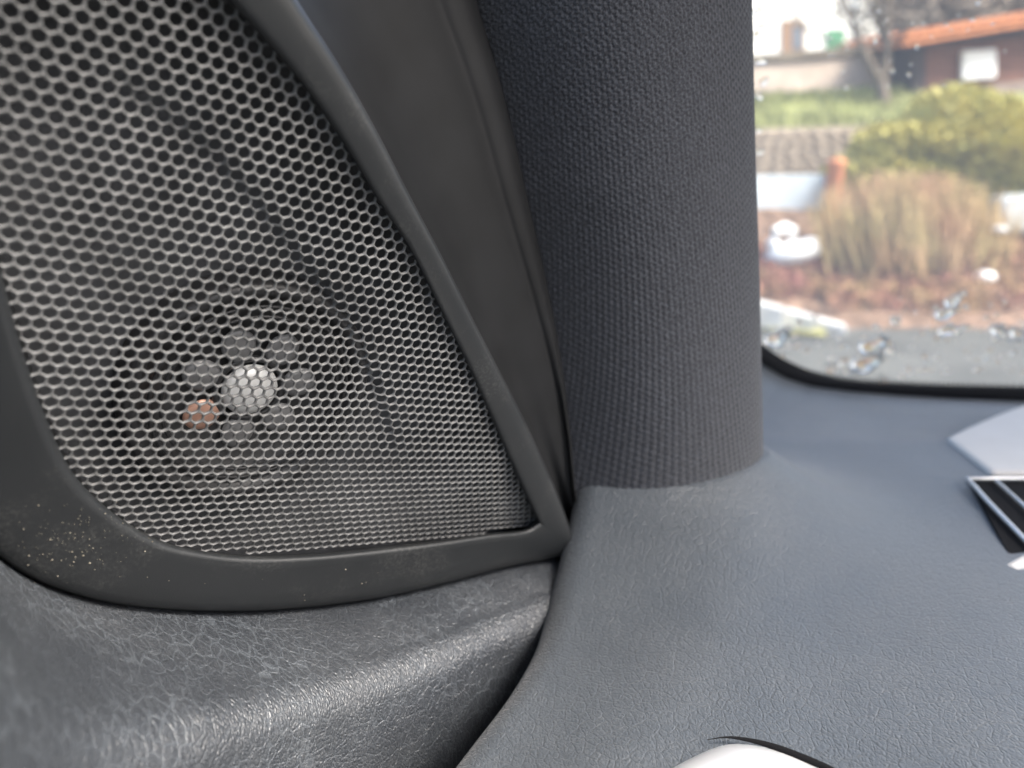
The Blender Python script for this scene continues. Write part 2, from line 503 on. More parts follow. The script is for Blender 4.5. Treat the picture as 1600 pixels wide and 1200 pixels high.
q = MB(); q.dome(SP(da, db, -0.0165), RW * 0.0080, VW * 0.0080, NW * 0.0036, 24, 8); q.build("dome", M['dome'], drv)
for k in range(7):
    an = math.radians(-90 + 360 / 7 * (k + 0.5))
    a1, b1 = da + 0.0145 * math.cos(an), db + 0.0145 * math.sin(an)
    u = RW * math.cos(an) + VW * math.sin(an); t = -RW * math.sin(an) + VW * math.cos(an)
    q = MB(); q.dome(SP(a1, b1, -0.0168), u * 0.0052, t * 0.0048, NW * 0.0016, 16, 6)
    has_refl = math.cos(an) < -0.3 and 0.2 < math.sin(an) < 0.95
    lb = q.build("diffuser_lobe", M['copper_refl'] if has_refl else M['lobe'], drv)
    if has_refl: lb['label'] = "diffuser lobe tinted coppery for a painted reflection"
for rr in (0.0096, 0.0245, 0.0275):
    q = MB(); q.tube([SP(da + rr * math.cos(k * math.tau / 48), db + rr * math.sin(k * math.tau / 48), -0.0125 if rr > 0.02 else -0.0168) for k in range(49)], 0.0006 if rr > 0.02 else 0.001, 6, False)
    q.build("basket_ring", M['basket'], drv)

# ------------------------------------------------------------------ door leather below the speaker
GD = Vector((0, math.cos(PITCH), math.sin(PITCH)))               # world down in camera space
INW = Vector((0.635, 0.20, -0.747)).normalized()
tops = [((930, 855), 0.022), ((862, 872), 0.026), ((785, 886), 0.030), ((695, 910), 0.033), ((585, 934), 0.041), ((475, 948), 0.049), ((370, 954), 0.056),
        ((250, 950), 0.066), ((140, 934), 0.077), ((40, 896), 0.088), ((-40, 830), 0.098), ((-100, 730), 0.105), ((-150, 590), 0.11)]
rows = []
keys = []
for (px, py), wd in tops:
    keys.append((*on_plane(px, py, -0.004), wd * 0.64))
for x, y, z, wd in spline(keys, 90):
    S = Vector((x, y, z))
    row = [S - INW * 0.012 - GD * 0.012, S - INW * 0.004 + GD * 0.002]
    R = 0.011 + 0.03 * max(0, wd - 0.02)
    drop0 = 0.004
    for i in range(1, 15):
        t = i / 14
        row.append(S + INW * (t * wd) + GD * (drop0 * t * t))
    base = row[-1]
    for i in range(1, 13):
        th = math.radians(86) * i / 12
        row.append(base + INW * (R * math.sin(th)) + GD * (R * (1 - math.cos(th))))
    base = row[-1]
    for i in range(1, 10):
        row.append(base + GD * (0.018 * i) + INW * (0.0012 * i))
    rows.append([W(*p) for p in row])
mb = MB(); mb.grid(rows)
door = mb.build("door_panel", M['leather'])
fix_normals(door)
tag(door, "black grained leather door top with a rounded shiny ridge below the speaker", "door panel")

# ------------------------------------------------------------------ dark strip between door and pillar
lft = [(425, -58, 0), (478, 22, 0), (530, 102, 0), (585, 198, 0), (640, 305, 0), (690, 400, 0), (742, 505, 0), (783, 585, 0), (828, 675, 0), (868, 765, 0), (912, 870, 0)]
rgt = [(728, -60), (751, 25), (777, 110), (800, 200), (822, 300), (842, 385), (866, 500), (881, 590), (892, 680), (900, 770), (915, 870)]
fold = [0.80, 0.80, 0.80, 0.80, 0.80, 0.80, 0.82, 0.84, 0.86, 0.88, 0.9]
NSR = 60
L2 = spline([p[:2] for p in lft], NSR); R2 = spline(rgt, NSR); FO = spline([(f,) for f in fold], NSR)
def zleft(py): return interp([(-60, 0.252), (0, 0.257), (300, 0.285), (600, 0.318), (870, 0.35), (1000, 0.36)], py)
rows = []
for (lx, ly), (rx, ry), (fo,) in zip(L2, R2, FO):
    zl = on_plane(lx, ly, -0.004).z
    zr = zleft(ry)
    row = []
    for t, dz in ((-0.16, 0.012), (-0.06, 0.02), (0.0, 0.022), (0.1, 0.022), (0.25, 0.018), (0.4, 0.013), (0.55, 0.008), (fo - 0.12, 0.004), (fo - 0.03, 0.0025), (fo, 0.0015), (fo + 0.04, -0.001),
                  ((1 + fo) / 2, -0.003), (0.94, -0.004), (0.98, -0.003), (1.0, 0.001), (1.01, 0.008), (1.03, 0.016)):
        tt = max(0, min(1, t))
        row.append(P(lerp(lx, rx, t), lerp(ly, ry, t), lerp(zl, zr - 0.006, tt ** 0.8) + dz))
    rows.append(row)
mb = MB(); mb.grid(rows)
seal = mb.build("pillar_seal", M['seal'])
fix_normals(seal)
m = seal.modifiers.new("soften", 'SUBSURF'); m.levels = 1; m.render_levels = 2
tag(seal, "dark smooth trim strip between the speaker surround and the cloth pillar", "trim strip")

HD = EYE.z - 0.155                                    # dashboard height
# ------------------------------------------------------------------ cloth covered windscreen pillar
left = [(728, -60), (751, 25), (777, 110), (800, 200), (822, 300), (842, 385), (866, 500), (881, 590), (892, 680), (899, 770), (904, 850), (907, 930)]
right = [(1172, -60), (1174, 25), (1176, 110), (1178, 200), (1181, 300), (1184, 385), (1187, 500), (1189, 590), (1191, 680), (1192, 745), (1194, 795), (1196, 850)]
def pillar_base(py_t, th):
    """camera-space point of the smooth pillar; py_t 0..1 down its length, th the turn round it"""
PN_V, PN_U = 760, 300
LS = spline(left, PN_V); RS = spline(right, PN_V)
base = []
for i in range(PN_V):
    (lx, ly), (rx, ry) = LS[i], RS[i]
    t = i / (PN_V - 1)
    zl = zleft(ly) - 0.004
    row = []
    for j in range(PN_U):
        th = math.radians(lerp(-18, 128, j / (PN_U - 1)))
        s = (math.sin(th) + math.sin(math.radians(18))) / (1 + math.sin(math.radians(18)))
        tt = j / (PN_U - 1)
        px = lerp(lx, rx, s); py = lerp(ly, ry, s)
        z = zl + 0.012 * (1 - math.cos(th)) * 2.6 - 0.012 * math.sin(min(1, s) * math.pi * 0.8)
        row.append(Vector(((px - 800) / F * z, (py - 600) / F * z, z)))
    base.append(row)
# foot of the pillar spreads out over the dashboard in a soft fillet
for i in range(PN_V):
    for j in range(PN_U):
        p = base[i][j]
        h = W(*p).z - (HD + 0.004)
        th = lerp(-18, 128, j / (PN_U - 1))
        R = 0.004
        if h < R:
            k = max(0.0, h / R)
            off = R * (1 - math.sqrt(max(0, 1 - (1 - k) ** 2)))
            nn = W(math.sin(math.radians(th)) * 0.9 + 0.25, 0, -math.cos(math.radians(th))) - EYE
            nn.z = 0; nn.normalize()
            up = 0
            q = nn * off + Vector((0, 0, max(up * 0.97, 0)))
            base[i][j] = p + Vector((q.dot(RT), -q.dot(UP), q.dot(FW)))
# arc lengths in mm for the knit
ulen = []
mid = base[PN_V // 2]
acc = 0; ulen = [0]
for j in range(1, PN_U):
    acc += (mid[j] - mid[j - 1]).length; ulen.append(acc)
vlen = [0]; acc = 0
for i in range(1, PN_V):
    acc += (base[i][PN_U // 2] - base[i - 1][PN_U // 2]).length; vlen.append(acc)
KP = 0.0023
def knit(u, v):
    u2 = (u + (0.22 - 0.5 * u / ulen[-1]) * (v - vlen[-1] / 2)) / KP; v2 = v / (KP * 1.15)
    v2 += 0.5 * (math.floor(u2) % 2)
    fu = u2 - math.floor(u2); fv = v2 - math.floor(v2)
    return (math.sin(math.pi * fu) ** 0.7) * (0.12 + 0.88 * math.sin(math.pi * fv) ** 0.7)
pv = []
_n = (base[300][83] - base[300][77]).cross(base[303][80] - base[297][80])
NSIGN = 1 if _n.z < 0 else -1
for i in range(PN_V):
    for j in range(PN_U):
        i0, i1 = max(i - 3, 0), min(i + 3, PN_V - 1); j0, j1 = max(j - 3, 0), min(j + 3, PN_U - 1)
        nn = (base[i][j1] - base[i][j0]).cross(base[i1][j] - base[i0][j]).normalized()
        nn *= NSIGN
        k = knit(ulen[j], vlen[i])
        pv.append(W(*(base[i][j] - nn * 0.0 + (nn * (0.0005 * k * 1.0)))))
pf = [(i * PN_U + j, i * PN_U + j + 1, (i + 1) * PN_U + j + 1, (i + 1) * PN_U + j) for i in range(PN_V - 1) for j in range(PN_U - 1)]
pil = obj("windscreen_pillar", pv, pf, M['fabric'])
tag(pil, "windscreen pillar wrapped in charcoal knitted cloth beside the glass", "car pillar")

# ------------------------------------------------------------------ dashboard
def PGd(px, py):
    x, y = (px - 800) / F, (py - 600) / F
    return P(px, py, 1.0 / (1.527 + 0.129 * x - 1.30 * y) - 0.003)
dash = thing("dashboard", "grey grained dashboard top under the windscreen with silver trim and vent", "dashboard", Pz(1200, 900, HD))
foot = []
for j in range(0, PN_U, 6):
    for i in range(PN_V):
        if W(*base[i][j]).z < HD + 0.012:
            q_ = W(*base[i][j]); foot.append((q_.x, q_.y)); break
def swell(p):
    d = min((p.x - x) ** 2 + (p.y - y) ** 2 for x, y in foot) ** 0.5
    return 0.030 * max(0.0, 1 - d / 0.095) ** 2.6
edge = [(985, 700), (965, 780), (935, 850), (912, 910), (890, 985), (850, 1060), (800, 1130), (745, 1205), (690, 1280), (620, 1370)]
NE = 90
rows = []
for k, (ex, ey) in enumerate(spline(edge, NE)):
    E = Pz(ex, ey, HD)
    row = []
    # roll over the left-hand edge
    outv = Vector((-0.92, -0.2, 0)).normalized()
    R = 0.010
    for i in range(7):
        row.append(E + outv * (R * 1.3) + Vector((0, 0, -R - 0.10 + 0.016 * i)))
    for i in range(10):
        th = math.radians(90) * (1 - i / 9)
        row.append(E + outv * (R * 1.3 * math.sin(th)) + Vector((0, 0, -R * (1 - math.cos(th)))))
    y0 = lerp(ey, 596, 0.0)
    NX = 110
    for i in range(1, NX):
        t = (i / (NX - 1)) ** 1.15
        px = lerp(ex, 1800, t)
        py = ey
        p = Pz(px, py, HD)
        s = smooth((px - ex) / 260)
        bump = 0.004 * s + 0.006 * smooth((px - 1250) / 400) * smooth((py - 800) / 200)
        row.append(p + Vector((0, 0, bump)))
    rows.append(row)
# rows towards the glass: from the first row up to the black edge band
FBP = [(1080, 470), (1110, 500), (1150, 540), (1190, 568), (1228, 590), (1270, 603), (1330, 611), (1400, 617), (1480, 622), (1600, 627), (1800, 634)]
pre = []
for kk in range(9):
    f = kk / 9
    row = []
    for q in rows[0]:
        row.append(q.copy())
    for i in range(17, len(row)):
        t = ((i - 16) / 109) ** 1.15
        px = lerp(1085, 1800, t)
        py = interp(FBP, px)
        g = PGd(px, py)
        row[i] = g.lerp(rows[0][i], f ** 0.8)
    for i in range(17):
        row[i] = row[17] + Vector((-0.012 * (1 - i / 16), 0, -0.012 * (1 - i / 16)))
    pre.append(row)
for row in pre + rows:
    for q_ in row: q_.z += swell(q_)
mb = MB(); mb.grid(pre + rows)
dt = mb.build("dash_skin", M['dash'], dash)
fix_normals(dt)

def Q(px, py, up=0.0): return Pz(px, py, HD + up)
# pale panel and the slab for the dash glow
def slab(name, pts, mat, parent, up, thick, bev=0.0015):
    n = len(pts)
    v = [Q(x, y, up) for x, y in pts]
    v += [p - Vector((0, 0, thick)) for p in v]
    f = [tuple(range(n)), tuple(range(2 * n - 1, n - 1, -1))] + [(i, n + i, n + (i + 1) % n, (i + 1) % n) for i in range(n)]
    o = obj(name, v, f, mat, parent, False)
    fix_normals(o)
    if bev: xbevel(o, bev)
    return o
slab("pale_slab", [(1478, 682), (1515, 664), (1560, 645), (1610, 627), (1700, 606), (1700, 737), (1548, 737)], M['pale'], dash, 0.0065, 0.006, 0.003)
slab("pale_slab", [(1568, 880), (1625, 850), (1760, 850), (1760, 985), (1612, 912)], M['pale'], dash, 0.0075, 0.004, 0.003)  # pale slab standing in for the glow on the sky-lit dash
# vent: black slab for the opening and the shadow beside its frame, silver frame, slats
slab("vent_opening_shade", [(1513, 744), (1780, 744), (1780, 1010), (1645, 905), (1574, 862)], M['ventdark'], dash, 0.0062, 0.02, 0)
q = MB(); q.tube([Q(x, y, 0.008) for x, y in ((1800, 748), (1700, 748), (1560, 748), (1512, 748), (1545, 785), (1600, 842), (1660, 905))], 0.0011, 8); q.build("vent_frame", M['ventsilver'], dash)
for dx in (0, 90, 180):
    q = MB(); q.tube([Q(1556 + dx, 750, 0.0085), Q(1600 + dx, 790, 0.0085), Q(1690 + dx, 876, 0.0085)], 0.0009, 8); q.build("vent_slat", M['ventsilver'], dash)
# silver trim along the lower front
q = MB()
tp = spline([(900, 1310), (985, 1256), (1060, 1212), (1130, 1184), (1190, 1188), (1250, 1210), (1320, 1250), (1400, 1310)], 30)
rows = []
for i, (x, y) in enumerate(tp):
    t = i / 29
    wd = 26 + 30 * t
    rows.append([Q(x, y - wd * 0.5, 0.004), Q(x, y - wd * 0.45, 0.0075), Q(x, y - wd * 0.2, 0.0095), Q(x, y + wd * 0.3, 0.0098), Q(x, y + wd * 1.1, 0.009), Q(x, y + wd * 2, 0.006), Q(x, y + wd * 2.2, 0.0)])
q.grid(rows)
q2 = MB(); q2.tube([Q(x, y, 0.0065) for x, y in spline([(1105, 1156), (1140, 1152), (1190, 1161), (1240, 1178), (1300, 1204), (1370, 1245)], 24)], [0.0001 + 0.0009 * smooth(i / 14) for i in range(24)], 8)
q2.build("trim_gap", M['ventdark'], dash)
st = q.build("trim_strip", M['silver'], dash); fix_normals(st)

# ------------------------------------------------------------------ windscreen
def zg(px, py):
    x, y = (px - 800) / F, (py - 600) / F
    return 1.0 / (1.527 + 0.129 * x - 1.30 * y)
def PG(px, py, off=0.0): return P(px, py, zg(px, py) + off)
ws = thing("windscreen", "clear car windscreen with a black edge band along its bottom", "windscreen", PG(1400, 600))
gq = [[PG(x, y) for x in (930, 1150, 1400, 1650, 1950)] for y in (-420, -200, 0, 200, 400, 640)]
mb = MB(); mb.grid(gq)
mb.build("glass", M['glass'], ws)
ft = spline([(1120, 470), (1160, 512), (1195, 545), (1225, 565), (1265, 582), (1320, 593), (1400, 599), (1480, 602), (1600, 604), (1800, 606)], 60)
fb = spline([(1110, 500), (1150, 540), (1190, 568), (1228, 590), (1270, 603), (1330, 611), (1400, 617), (1480, 622), (1600, 627), (1800, 634)], 60)
rows = [[PG(x, y, -0.004) for x, y in ft], [PG(lerp(a[0], b[0], .5), lerp(a[1], b[1], .5), -0.007) for a, b in zip(ft, fb)], [PG(x, y, -0.006) for x, y in fb], [PG(x, y + 14, 0.0) for x, y in fb]]
mb = MB(); mb.grid(rows)
for (x0, y0), (x1, y1) in zip(ft, ft[1:]):
    for k in range(2):
        t = (k + .5) / 2
        x, y = lerp(x0, x1, t), lerp(y0, y1, t)
        mb.add([PG(x - 2.2, y + 1, -0.004), PG(x + 2.2, y + 1, -0.004), PG(x + 0.6, y - 5, -0.004), PG(x - 1.4, y - 5, -0.004)], [(0, 1, 2, 3)])
mb.build("edge_band", M['frit'], ws)

# raindrops on the outside of the glass
a_ = (PG(1410, 300) - PG(1400, 300)).normalized(); b_ = (PG(1400, 310) - PG(1400, 300))
nout = a_.cross(b_).normalized()
if nout.dot(FW) < 0: nout = -nout
b_ = nout.cross(a_).normalized()
drop_meshes = []
rd = random.Random(3)
for k in range(10):
    q = MB()
    nu, nv = 16, 6
    ph = [rd.uniform(0, 6.28) for _ in range(3)]
    rws = []
    for i in range(nv + 1):
        th = math.pi / 2 * i / nv
        rr = max(math.sin(th), 1e-3)
        rws.append([(lambda an, rad: a_ * (rad * math.cos(an)) + b_ * (rad * math.sin(an)) + nout * ((0.45 if k < 5 else 1.0) * math.cos(th)))(kk * math.tau / nu, rr * (1 + 0.28 * math.sin(2 * kk * math.tau / nu + ph[0]) + 0.16 * math.sin(3 * kk * math.tau / nu + ph[1]))) for kk in range(nu)])
    q.grid(rws, True)
    q.f.append(tuple(nv * nu + kk for kk in range(nu)))
    me = bpy.data.meshes.new("raindrop"); me.from_pydata([tuple(v) for v in q.v], [], q.f); me.update()
    me.polygons.foreach_set('use_smooth', [True] * (len(me.polygons) - 1) + [False])
    me.materials.append(M['water'])
    bm = bmesh.new(); bm.from_mesh(me); bmesh.ops.recalc_face_normals(bm, faces=bm.faces); bm.to_mesh(me); bm.free()
    drop_meshes.append(me)
def drop(px, py, rpx, label, group, big=0):
    o = bpy.data.objects.new("raindrop", drop_meshes[5 * big + rd.randrange(5)])
    COL.objects.link(o)
    o.location = PG(px, py) + nout * 0.0004
    s = rpx * zg(px, py) / F
    o.scale = (s, s, s)
    tag(o, label, "raindrop", group)
for px, py, rr in ((1186, 18, 7), (1190, 42, 6), (1183, 57, 7), (1189, 96, 7), (1194, 128, 6), (1186, 150, 6), (1184, 205, 5), (1186, 238, 6), (1200, 40, 3)):
    drop(px, py, rr, "small raindrop on the glass along the cloth pillar edge", "raindrops along the pillar")
for k in range(34):
    px, py = rd.uniform(1290, 1600), rd.uniform(0, 140)
    drop(px, py, rd.choice((1.5, 2, 2, 2.5, 3.5)), "tiny raindrop high on the glass in front of the wooden hut", "raindrops high on the glass")
for k in range(150):
    px = 1600 - 400 * rd.random() ** 1.4; py = 596 - abs(rd.gauss(0, 52))
    if py > 585 - max(0, (1300 - px) * 0.35): continue
    drop(px, py, rd.choice((1.5, 2, 2.5, 3, 4, 5)), "raindrop low on the glass just above the black edge band", "raindrops low on the glass", k % 2)
for px, py, rr, lab in ((1365, 542, 24, "broad bright raindrop low in the middle of the glass"), (1215, 530, 22, "broad bright raindrop in the bottom corner by the pillar"), (1478, 492, 17, "bright raindrop at the top of the wet cluster"),
                        (1490, 472, 15, "upper bright raindrop of the wet cluster on the glass"), (1400, 503, 10, "single round raindrop left of the wet cluster"), (1485, 518, 17, "bright raindrop at the bottom of the wet cluster"), (1560, 518, 16, "bright raindrop near the right edge of the glass"), (1590, 522, 16, "bright raindrop furthest right on the glass"), (1355, 570, 26, "wide flat raindrop resting on the black edge band")):
    drop(px, py, rr * 0.75, lab, "large raindrops low on the glass", 1)
    for k in range(7):
        drop(px + rd.gauss(0, rr * 1.5), py + rd.gauss(0, rr * 0.7), rr * rd.uniform(0.12, 0.36), "raindrop low on the glass just above the black edge band", "raindrops low on the glass", k % 2)

# ------------------------------------------------------------------ crumbs and dust
q = MB(); rc = random.Random(5)
def crumb(px, py, h, r):
    c = PP(px, py, h)
    q.dome(c, Vector((r * rc.uniform(.6, 1.5), 0, 0)), Vector((0, r * rc.uniform(.6, 1.4), 0)), Vector((0, 0, r)), 5, 3, True)
for k in range(150):
    t = abs(rc.gauss(0, 0.5))
    crumb(95 + rc.gauss(0, 55) + 60 * t, 832 + rc.gauss(0, 28) + 26 * t, 0.00245, rc.choice((0.00008, 0.00009, 0.0001, 0.00012, 0.0002)))
for px, py in ((130, 868), (128, 862), (140, 880), (148, 890), (230, 902), (320, 912), (115, 878), (590, 895), (565, 912), (475, 930), (410, 905), (476, 938), (572, 910), (540, 890)):
    crumb(px, py, 0.00245, rc.uniform(0.00012, 0.00028))
cr = q.build("dust_crumbs", M['crumb'])
tag(cr, "tan dust and crumbs on the lower left of the speaker surround", "dust", kind="stuff")

# ------------------------------------------------------------------ unseen car roof, its opening added to let light onto door and dash
q = MB()
q.box(Vector((0.55, 0.30, 1.58)), Vector((0.95, 0, 0)), Vector((0, 0.22, -0.02)), Vector((0, 0, 0.02)))
q.box(Vector((-0.17, -0.45, 1.60)), Vector((0.23, 0, 0)), Vector((0, 0.65, 0)), Vector((0, 0, 0.02)))
q.box(Vector((1.40, -0.45, 1.60)), Vector((0.10, 0, 0)), Vector((0, 0.65, 0)), Vector((0, 0, 0.02)))
q.box(Vector((0.55, -1.3, 1.60)), Vector((0.95, 0, 0)), Vector((0, 0.2, 0)), Vector((0, 0, 0.02)))
rf = q.build("unseen_roof", M['unseen_lining'], None, False)
tag(rf, "unseen grey cloth lined car roof with a light opening added above the cabin", "car roof")

# ------------------------------------------------------------------ unseen far side of the cabin, added to darken the undersides
q = MB()
q.box(Vector((1.45, -0.3, 0.66)), Vector((0.04, 0, 0)), Vector((0, 1.1, 0)), Vector((0, 0, 0.36)))
fd = q.build("unseen_far_door", M['unseen_lining'], None, False); xbevel(fd, 0.02)
tag(fd, "unseen grey far door of the car cabin, added to block light", "car door")
q = MB()
q.box(Vector((0.55, -0.3, 0.32)), Vector((0.86, 0, 0)), Vector((0, 1.1, 0)), Vector((0, 0, 0.02)))
ff = q.build("unseen_cabin_floor", M['ventdark'], None, False)
tag(ff, "unseen black floor of the car cabin, added to block light", "car floor")
# ------------------------------------------------------------------ outside: ground
def sheet_obj(name, rows, mat, kind="structure"):
    mb = MB(); mb.grid(rows)
    o = mb.build(name, mat); tag(o, kind=kind); return o
GZ = 0.0
q = MB(); q.grid([[Vector((x, y, GZ)) for x in (-150, -20, 0, 6, 20, 150)] for y in (-60, 0, 3, 6.4, 60, 240)])
g = q.build("ground", M['pavement']); tag(g, kind="structure")
# sloping flower bed
def bed(px, py): 
    z = interp([(330, 8.7), (415, 7.5), (500, 6.5), (530, 6.2)], py)
    return P(px, py, z)
rows = []
for py in (528, 505, 480, 455, 430, 415, 395, 370, 345, 325):
    rows.append([bed(px, py + 0.04 * (1400 - px) * (1 if py > 440 else .3)) + Vector((0, 0, rc.uniform(-.02, .02))) for px in range(1000, 2100, 50)])
sheet_obj("flower_bed", rows, M['soil'])
# kerb stones
for i in range(4):
    x0 = 1130 + i * 48; y0 = 462 + i * 13.5
    a, b = P(x0, y0 + 12, 6.3), P(x0 + 45, y0 + 24.5, 6.2)
    ax = (b - a) / 2
    q = MB(); q.box((a + b) / 2, ax, Vector((0.02, 0.08, 0)), Vector((0, 0, 0.1)))
    k = q.build("kerb_stone", M['kerb'], None, False); xbevel(k, 0.015)
    tag(k, ("pale concrete kerb stone edging the bed, %s" % ("hidden end by the pillar", "first one clear of the pillar", "middle one in front of the heather", "the last one, farthest from the pillar")[i]), "kerb stone", "kerb stones along the flower bed")
sheet_obj("moss_strip", [[Pz(px, y + (px - 1190) * .12, 0.03) for px in (1100, 1190, 1250, 1290)] for y in (490, 513)], M['moss'])

# low wall
def wall_box(px0, px1, top0, top1, bot0, bot1, z, depth):
    """points for a wall seen between two pixel columns"""
    A, B, Cc, D = P(px0, top0, z), P(px1, top1, z), P(px1, bot1, z), P(px0, bot0, z)
    dv = Vector((0, depth, 0))
    v = [A, B, Cc, D, A + dv, B + dv, Cc + dv, D + dv]
    f = [(0, 1, 2, 3), (5, 4, 7, 6), (0, 4, 5, 1), (3, 2, 6, 7), (0, 3, 7, 4), (1, 5, 6, 2)]
    return v, f
v, f = wall_box(1080, 1300, 277, 272, 345, 345, 8.7, 0.25)
lw = obj("low_wall", v, f, M['bluewall'], None, False); xbevel(lw, 0.02)
tag(lw, "low smooth grey-blue wall below the stone wall", "wall")
v, f = wall_box(1297, 1297 + 1, 0, 0, 0, 0, 8, .1)
# terracotta post
q = MB(); c = P(1297, 345, 8.0)
hh = (345 - 252) / F * 8.0
q.grid([[c + Vector((r * math.cos(k * math.tau / 16), r * math.sin(k * math.tau / 16), z)) for k in range(16)] for r, z in ((.085, -.1), (.085, hh * .9), (.095, hh * .92), (.095, hh * .97), (.06, hh), (.001, hh + .01))], True)
tp = q.build("terracotta_post", M['terracotta']); tag(tp, "orange terracotta post at the left edge of the twiggy bush", "post")
# stone wall with stones
sw = thing("stone_wall", "rough tan stone retaining wall under the grass bank", "wall", P(1260, 275, 9.4))
v, f = wall_box(1060, 1480, 205, 192, 290, 290, 9.45, 0.3)
obj("mortar_core", v, f, M['mortar'], sw, False)
smesh = []
rs = random.Random(11)
for k in range(6):
    q = MB()
    q.dome((0, 0, 0), Vector((0.5, 0, 0)), Vector((0, 0, 0.5)), Vector((0, -0.5, 0)), 8, 3, True)
    q.v = [Vector((max(-.42, min(.42, p.x)) * rs.uniform(.95, 1.1), p.y * .4, max(-.42, min(.42, p.z)) * rs.uniform(.95, 1.1))) for p in q.v]
    me = bpy.data.meshes.new("stone"); me.from_pydata([tuple(p) for p in q.v], [], q.f); me.update(); me.materials.append(M['stone'])
    smesh.append(me)
row_y = 204
while row_y < 285:
    hpx = rs.uniform(13, 17); x = 1120 + rs.uniform(-15, 0)
    while x < 1440:
        wpx = rs.uniform(14, 30)
        o = bpy.data.objects.new("stone", smesh[rs.randrange(6)]); COL.objects.link(o)
        o.parent = sw; o.matrix_parent_inverse = Matrix.Translation(-sw.location)
        o.location = P(x + wpx / 2, row_y + hpx / 2 - (x - 1200) * .03, 9.43)
        k = 9.43 / F * 1.1
        o.scale = (wpx * k * .97, 0.2, hpx * k * .88)
        o.rotation_euler = (0, rs.uniform(-.06, .06), 0)
        x += wpx
    row_y += hpx
# grass bank
rows = []
for py, z in ((205, 9.6), (190, 9.9), (175, 10.3), (160, 10.8), (145, 11.4)):
    rows.append([P(px, py - (px - 1200) * .04, z) + Vector((0, 0, rs.uniform(-.03, .03))) for px in range(1000, 2000, 60)])
sheet_obj("grass_bank", rows, M['grass'])
q = MB()
for k in range(2600):
    t = rs.random(); px = rs.uniform(1150, 1480)
    c = P(px, lerp(204, 148, t) - (px - 1200) * .04, lerp(9.6, 11.3, t))
    d = Vector((rs.uniform(-.05, .05), rs.uniform(-.03, .03), rs.uniform(.06, .16)))
    wv = Vector((.012, rs.uniform(-.01, .01), 0))
    q.add([c - wv, c + wv, c + d], [(0, 1, 2)])
gg = q.build("grass_tufts", M['grass']); tag(gg, "green grass on the bank above the stone wall", "grass", kind="stuff")
# pale upper wall with coping
uw = thing("garden_wall", "long pale weathered wall with brown coping behind the tree", "wall", P(1300, 150, 11.8))
v, f = wall_box(1020, 1450, 107, 72, 175, 165, 11.8, 0.25)
obj("wall_face", v, f, M['palewall'], uw, False)
v, f = wall_box(1020, 1450, 100, 62, 110, 76, 11.74, 0.4)
obj("coping", v, f, M['coping'], uw, False)
# houses
def house(label, px0, px1, py_top, py_bot, z, wins, mat, slope=0.0):
    h = thing("house", label, "house", P((px0 + px1) / 2, py_bot, z))
    v, f = wall_box(px0, px1, py_top, py_top - slope, py_bot, py_bot - slope, z, 6)
    obj("wall", v, f, mat, h, False)
    A, B = P(px0 - 15, py_top, z - .5), P(px1 + 15, py_top - slope, z - .5)
    up = Vector((0, 3.6, 2.2)); th = Vector((0, 0, .18))
    v = [A, B, B + up, A + up, A + th, B + th, B + up + th, A + up + th]
    o = obj("roof", v, [(3, 2, 1, 0), (4, 5, 6, 7), (0, 1, 5, 4), (1, 2, 6, 5), (2, 3, 7, 6), (3, 0, 4, 7)], M['far'], h, False)
    for (x0, y0, x1, y1, mk) in wins:
        v, f = wall_box(x0, x1, y0, y0, y1, y1, z - .06, .1)
        wo = obj("window", v, f, M[mk], h, False)
        v, f = wall_box(lerp(x0, x1, .45), lerp(x0, x1, .9), lerp(y0, y1, .15), lerp(y0, y1, .15), lerp(y0, y1, .9), lerp(y0, y1, .9), z - .08, .03)
        obj("pane", v, f, M['pane' if mk != 'greenpaint' else 'greenpaint'], wo, False)
    return h
house("white house with a brown shuttered window and a green door", 1000, 1330, -160, 110, 24, [(1222, 32, 1258, 82, 'shutter'), (1292, 46, 1320, 80, 'greenpaint'), (1130, -60, 1170, 0, 'shutter')], M['white'])
house("cream house behind the tree and the wooden hut", 1345, 1700, -200, 90, 30, [(1375, -40, 1400, 10, 'shutter'), (1560, -30, 1600, 20, 'shutter')], M['white'])
# wooden hut
hut = thing("wooden_hut", "red brown wooden hut with an orange tiled roof and white square panel", "hut", P(1540, 165, 11))
zh = 11.0
v, f = wall_box(1435, 1900, 62, 0, 172, 135, zh, 2.5)
obj("back_board", v, f, M['darkwood'], hut, False)
for i in range(9):
    y0 = 66 + i * 9.4
    v, f = wall_box(1438, 1895, y0, y0 - 50, y0 + 8.6, y0 + 8.6 - 44, zh - 0.05, .06)
    o = obj("plank", v, f, M['brownwood'], hut, False)
v, f = wall_box(1428, 1446, 56, 54, 175, 175, zh - 0.1, .14); obj("corner_post", v, f, M['darkwood'], hut, False)
v, f = wall_box(1437, 1900, 143, 96, 163, 124, zh - 0.16, .12); obj("base_rail", v, f, M['ledge'], hut, False)
v, f = wall_box(1430, 1900, 58, 0, 70, 16, zh - 0.25, .3); obj("eave_shade_board", v, f, M['darkwood'], hut, False)  # dark fascia, the shadow under the roof is put into its colour
v, f = wall_box(1504, 1558, 79, 76, 125, 121, zh - 0.14, .08); o = obj("panel", v, f, M['whitepaint'], hut, False); xbevel(o, .02); o['label'] = "white square panel on the hut wall"
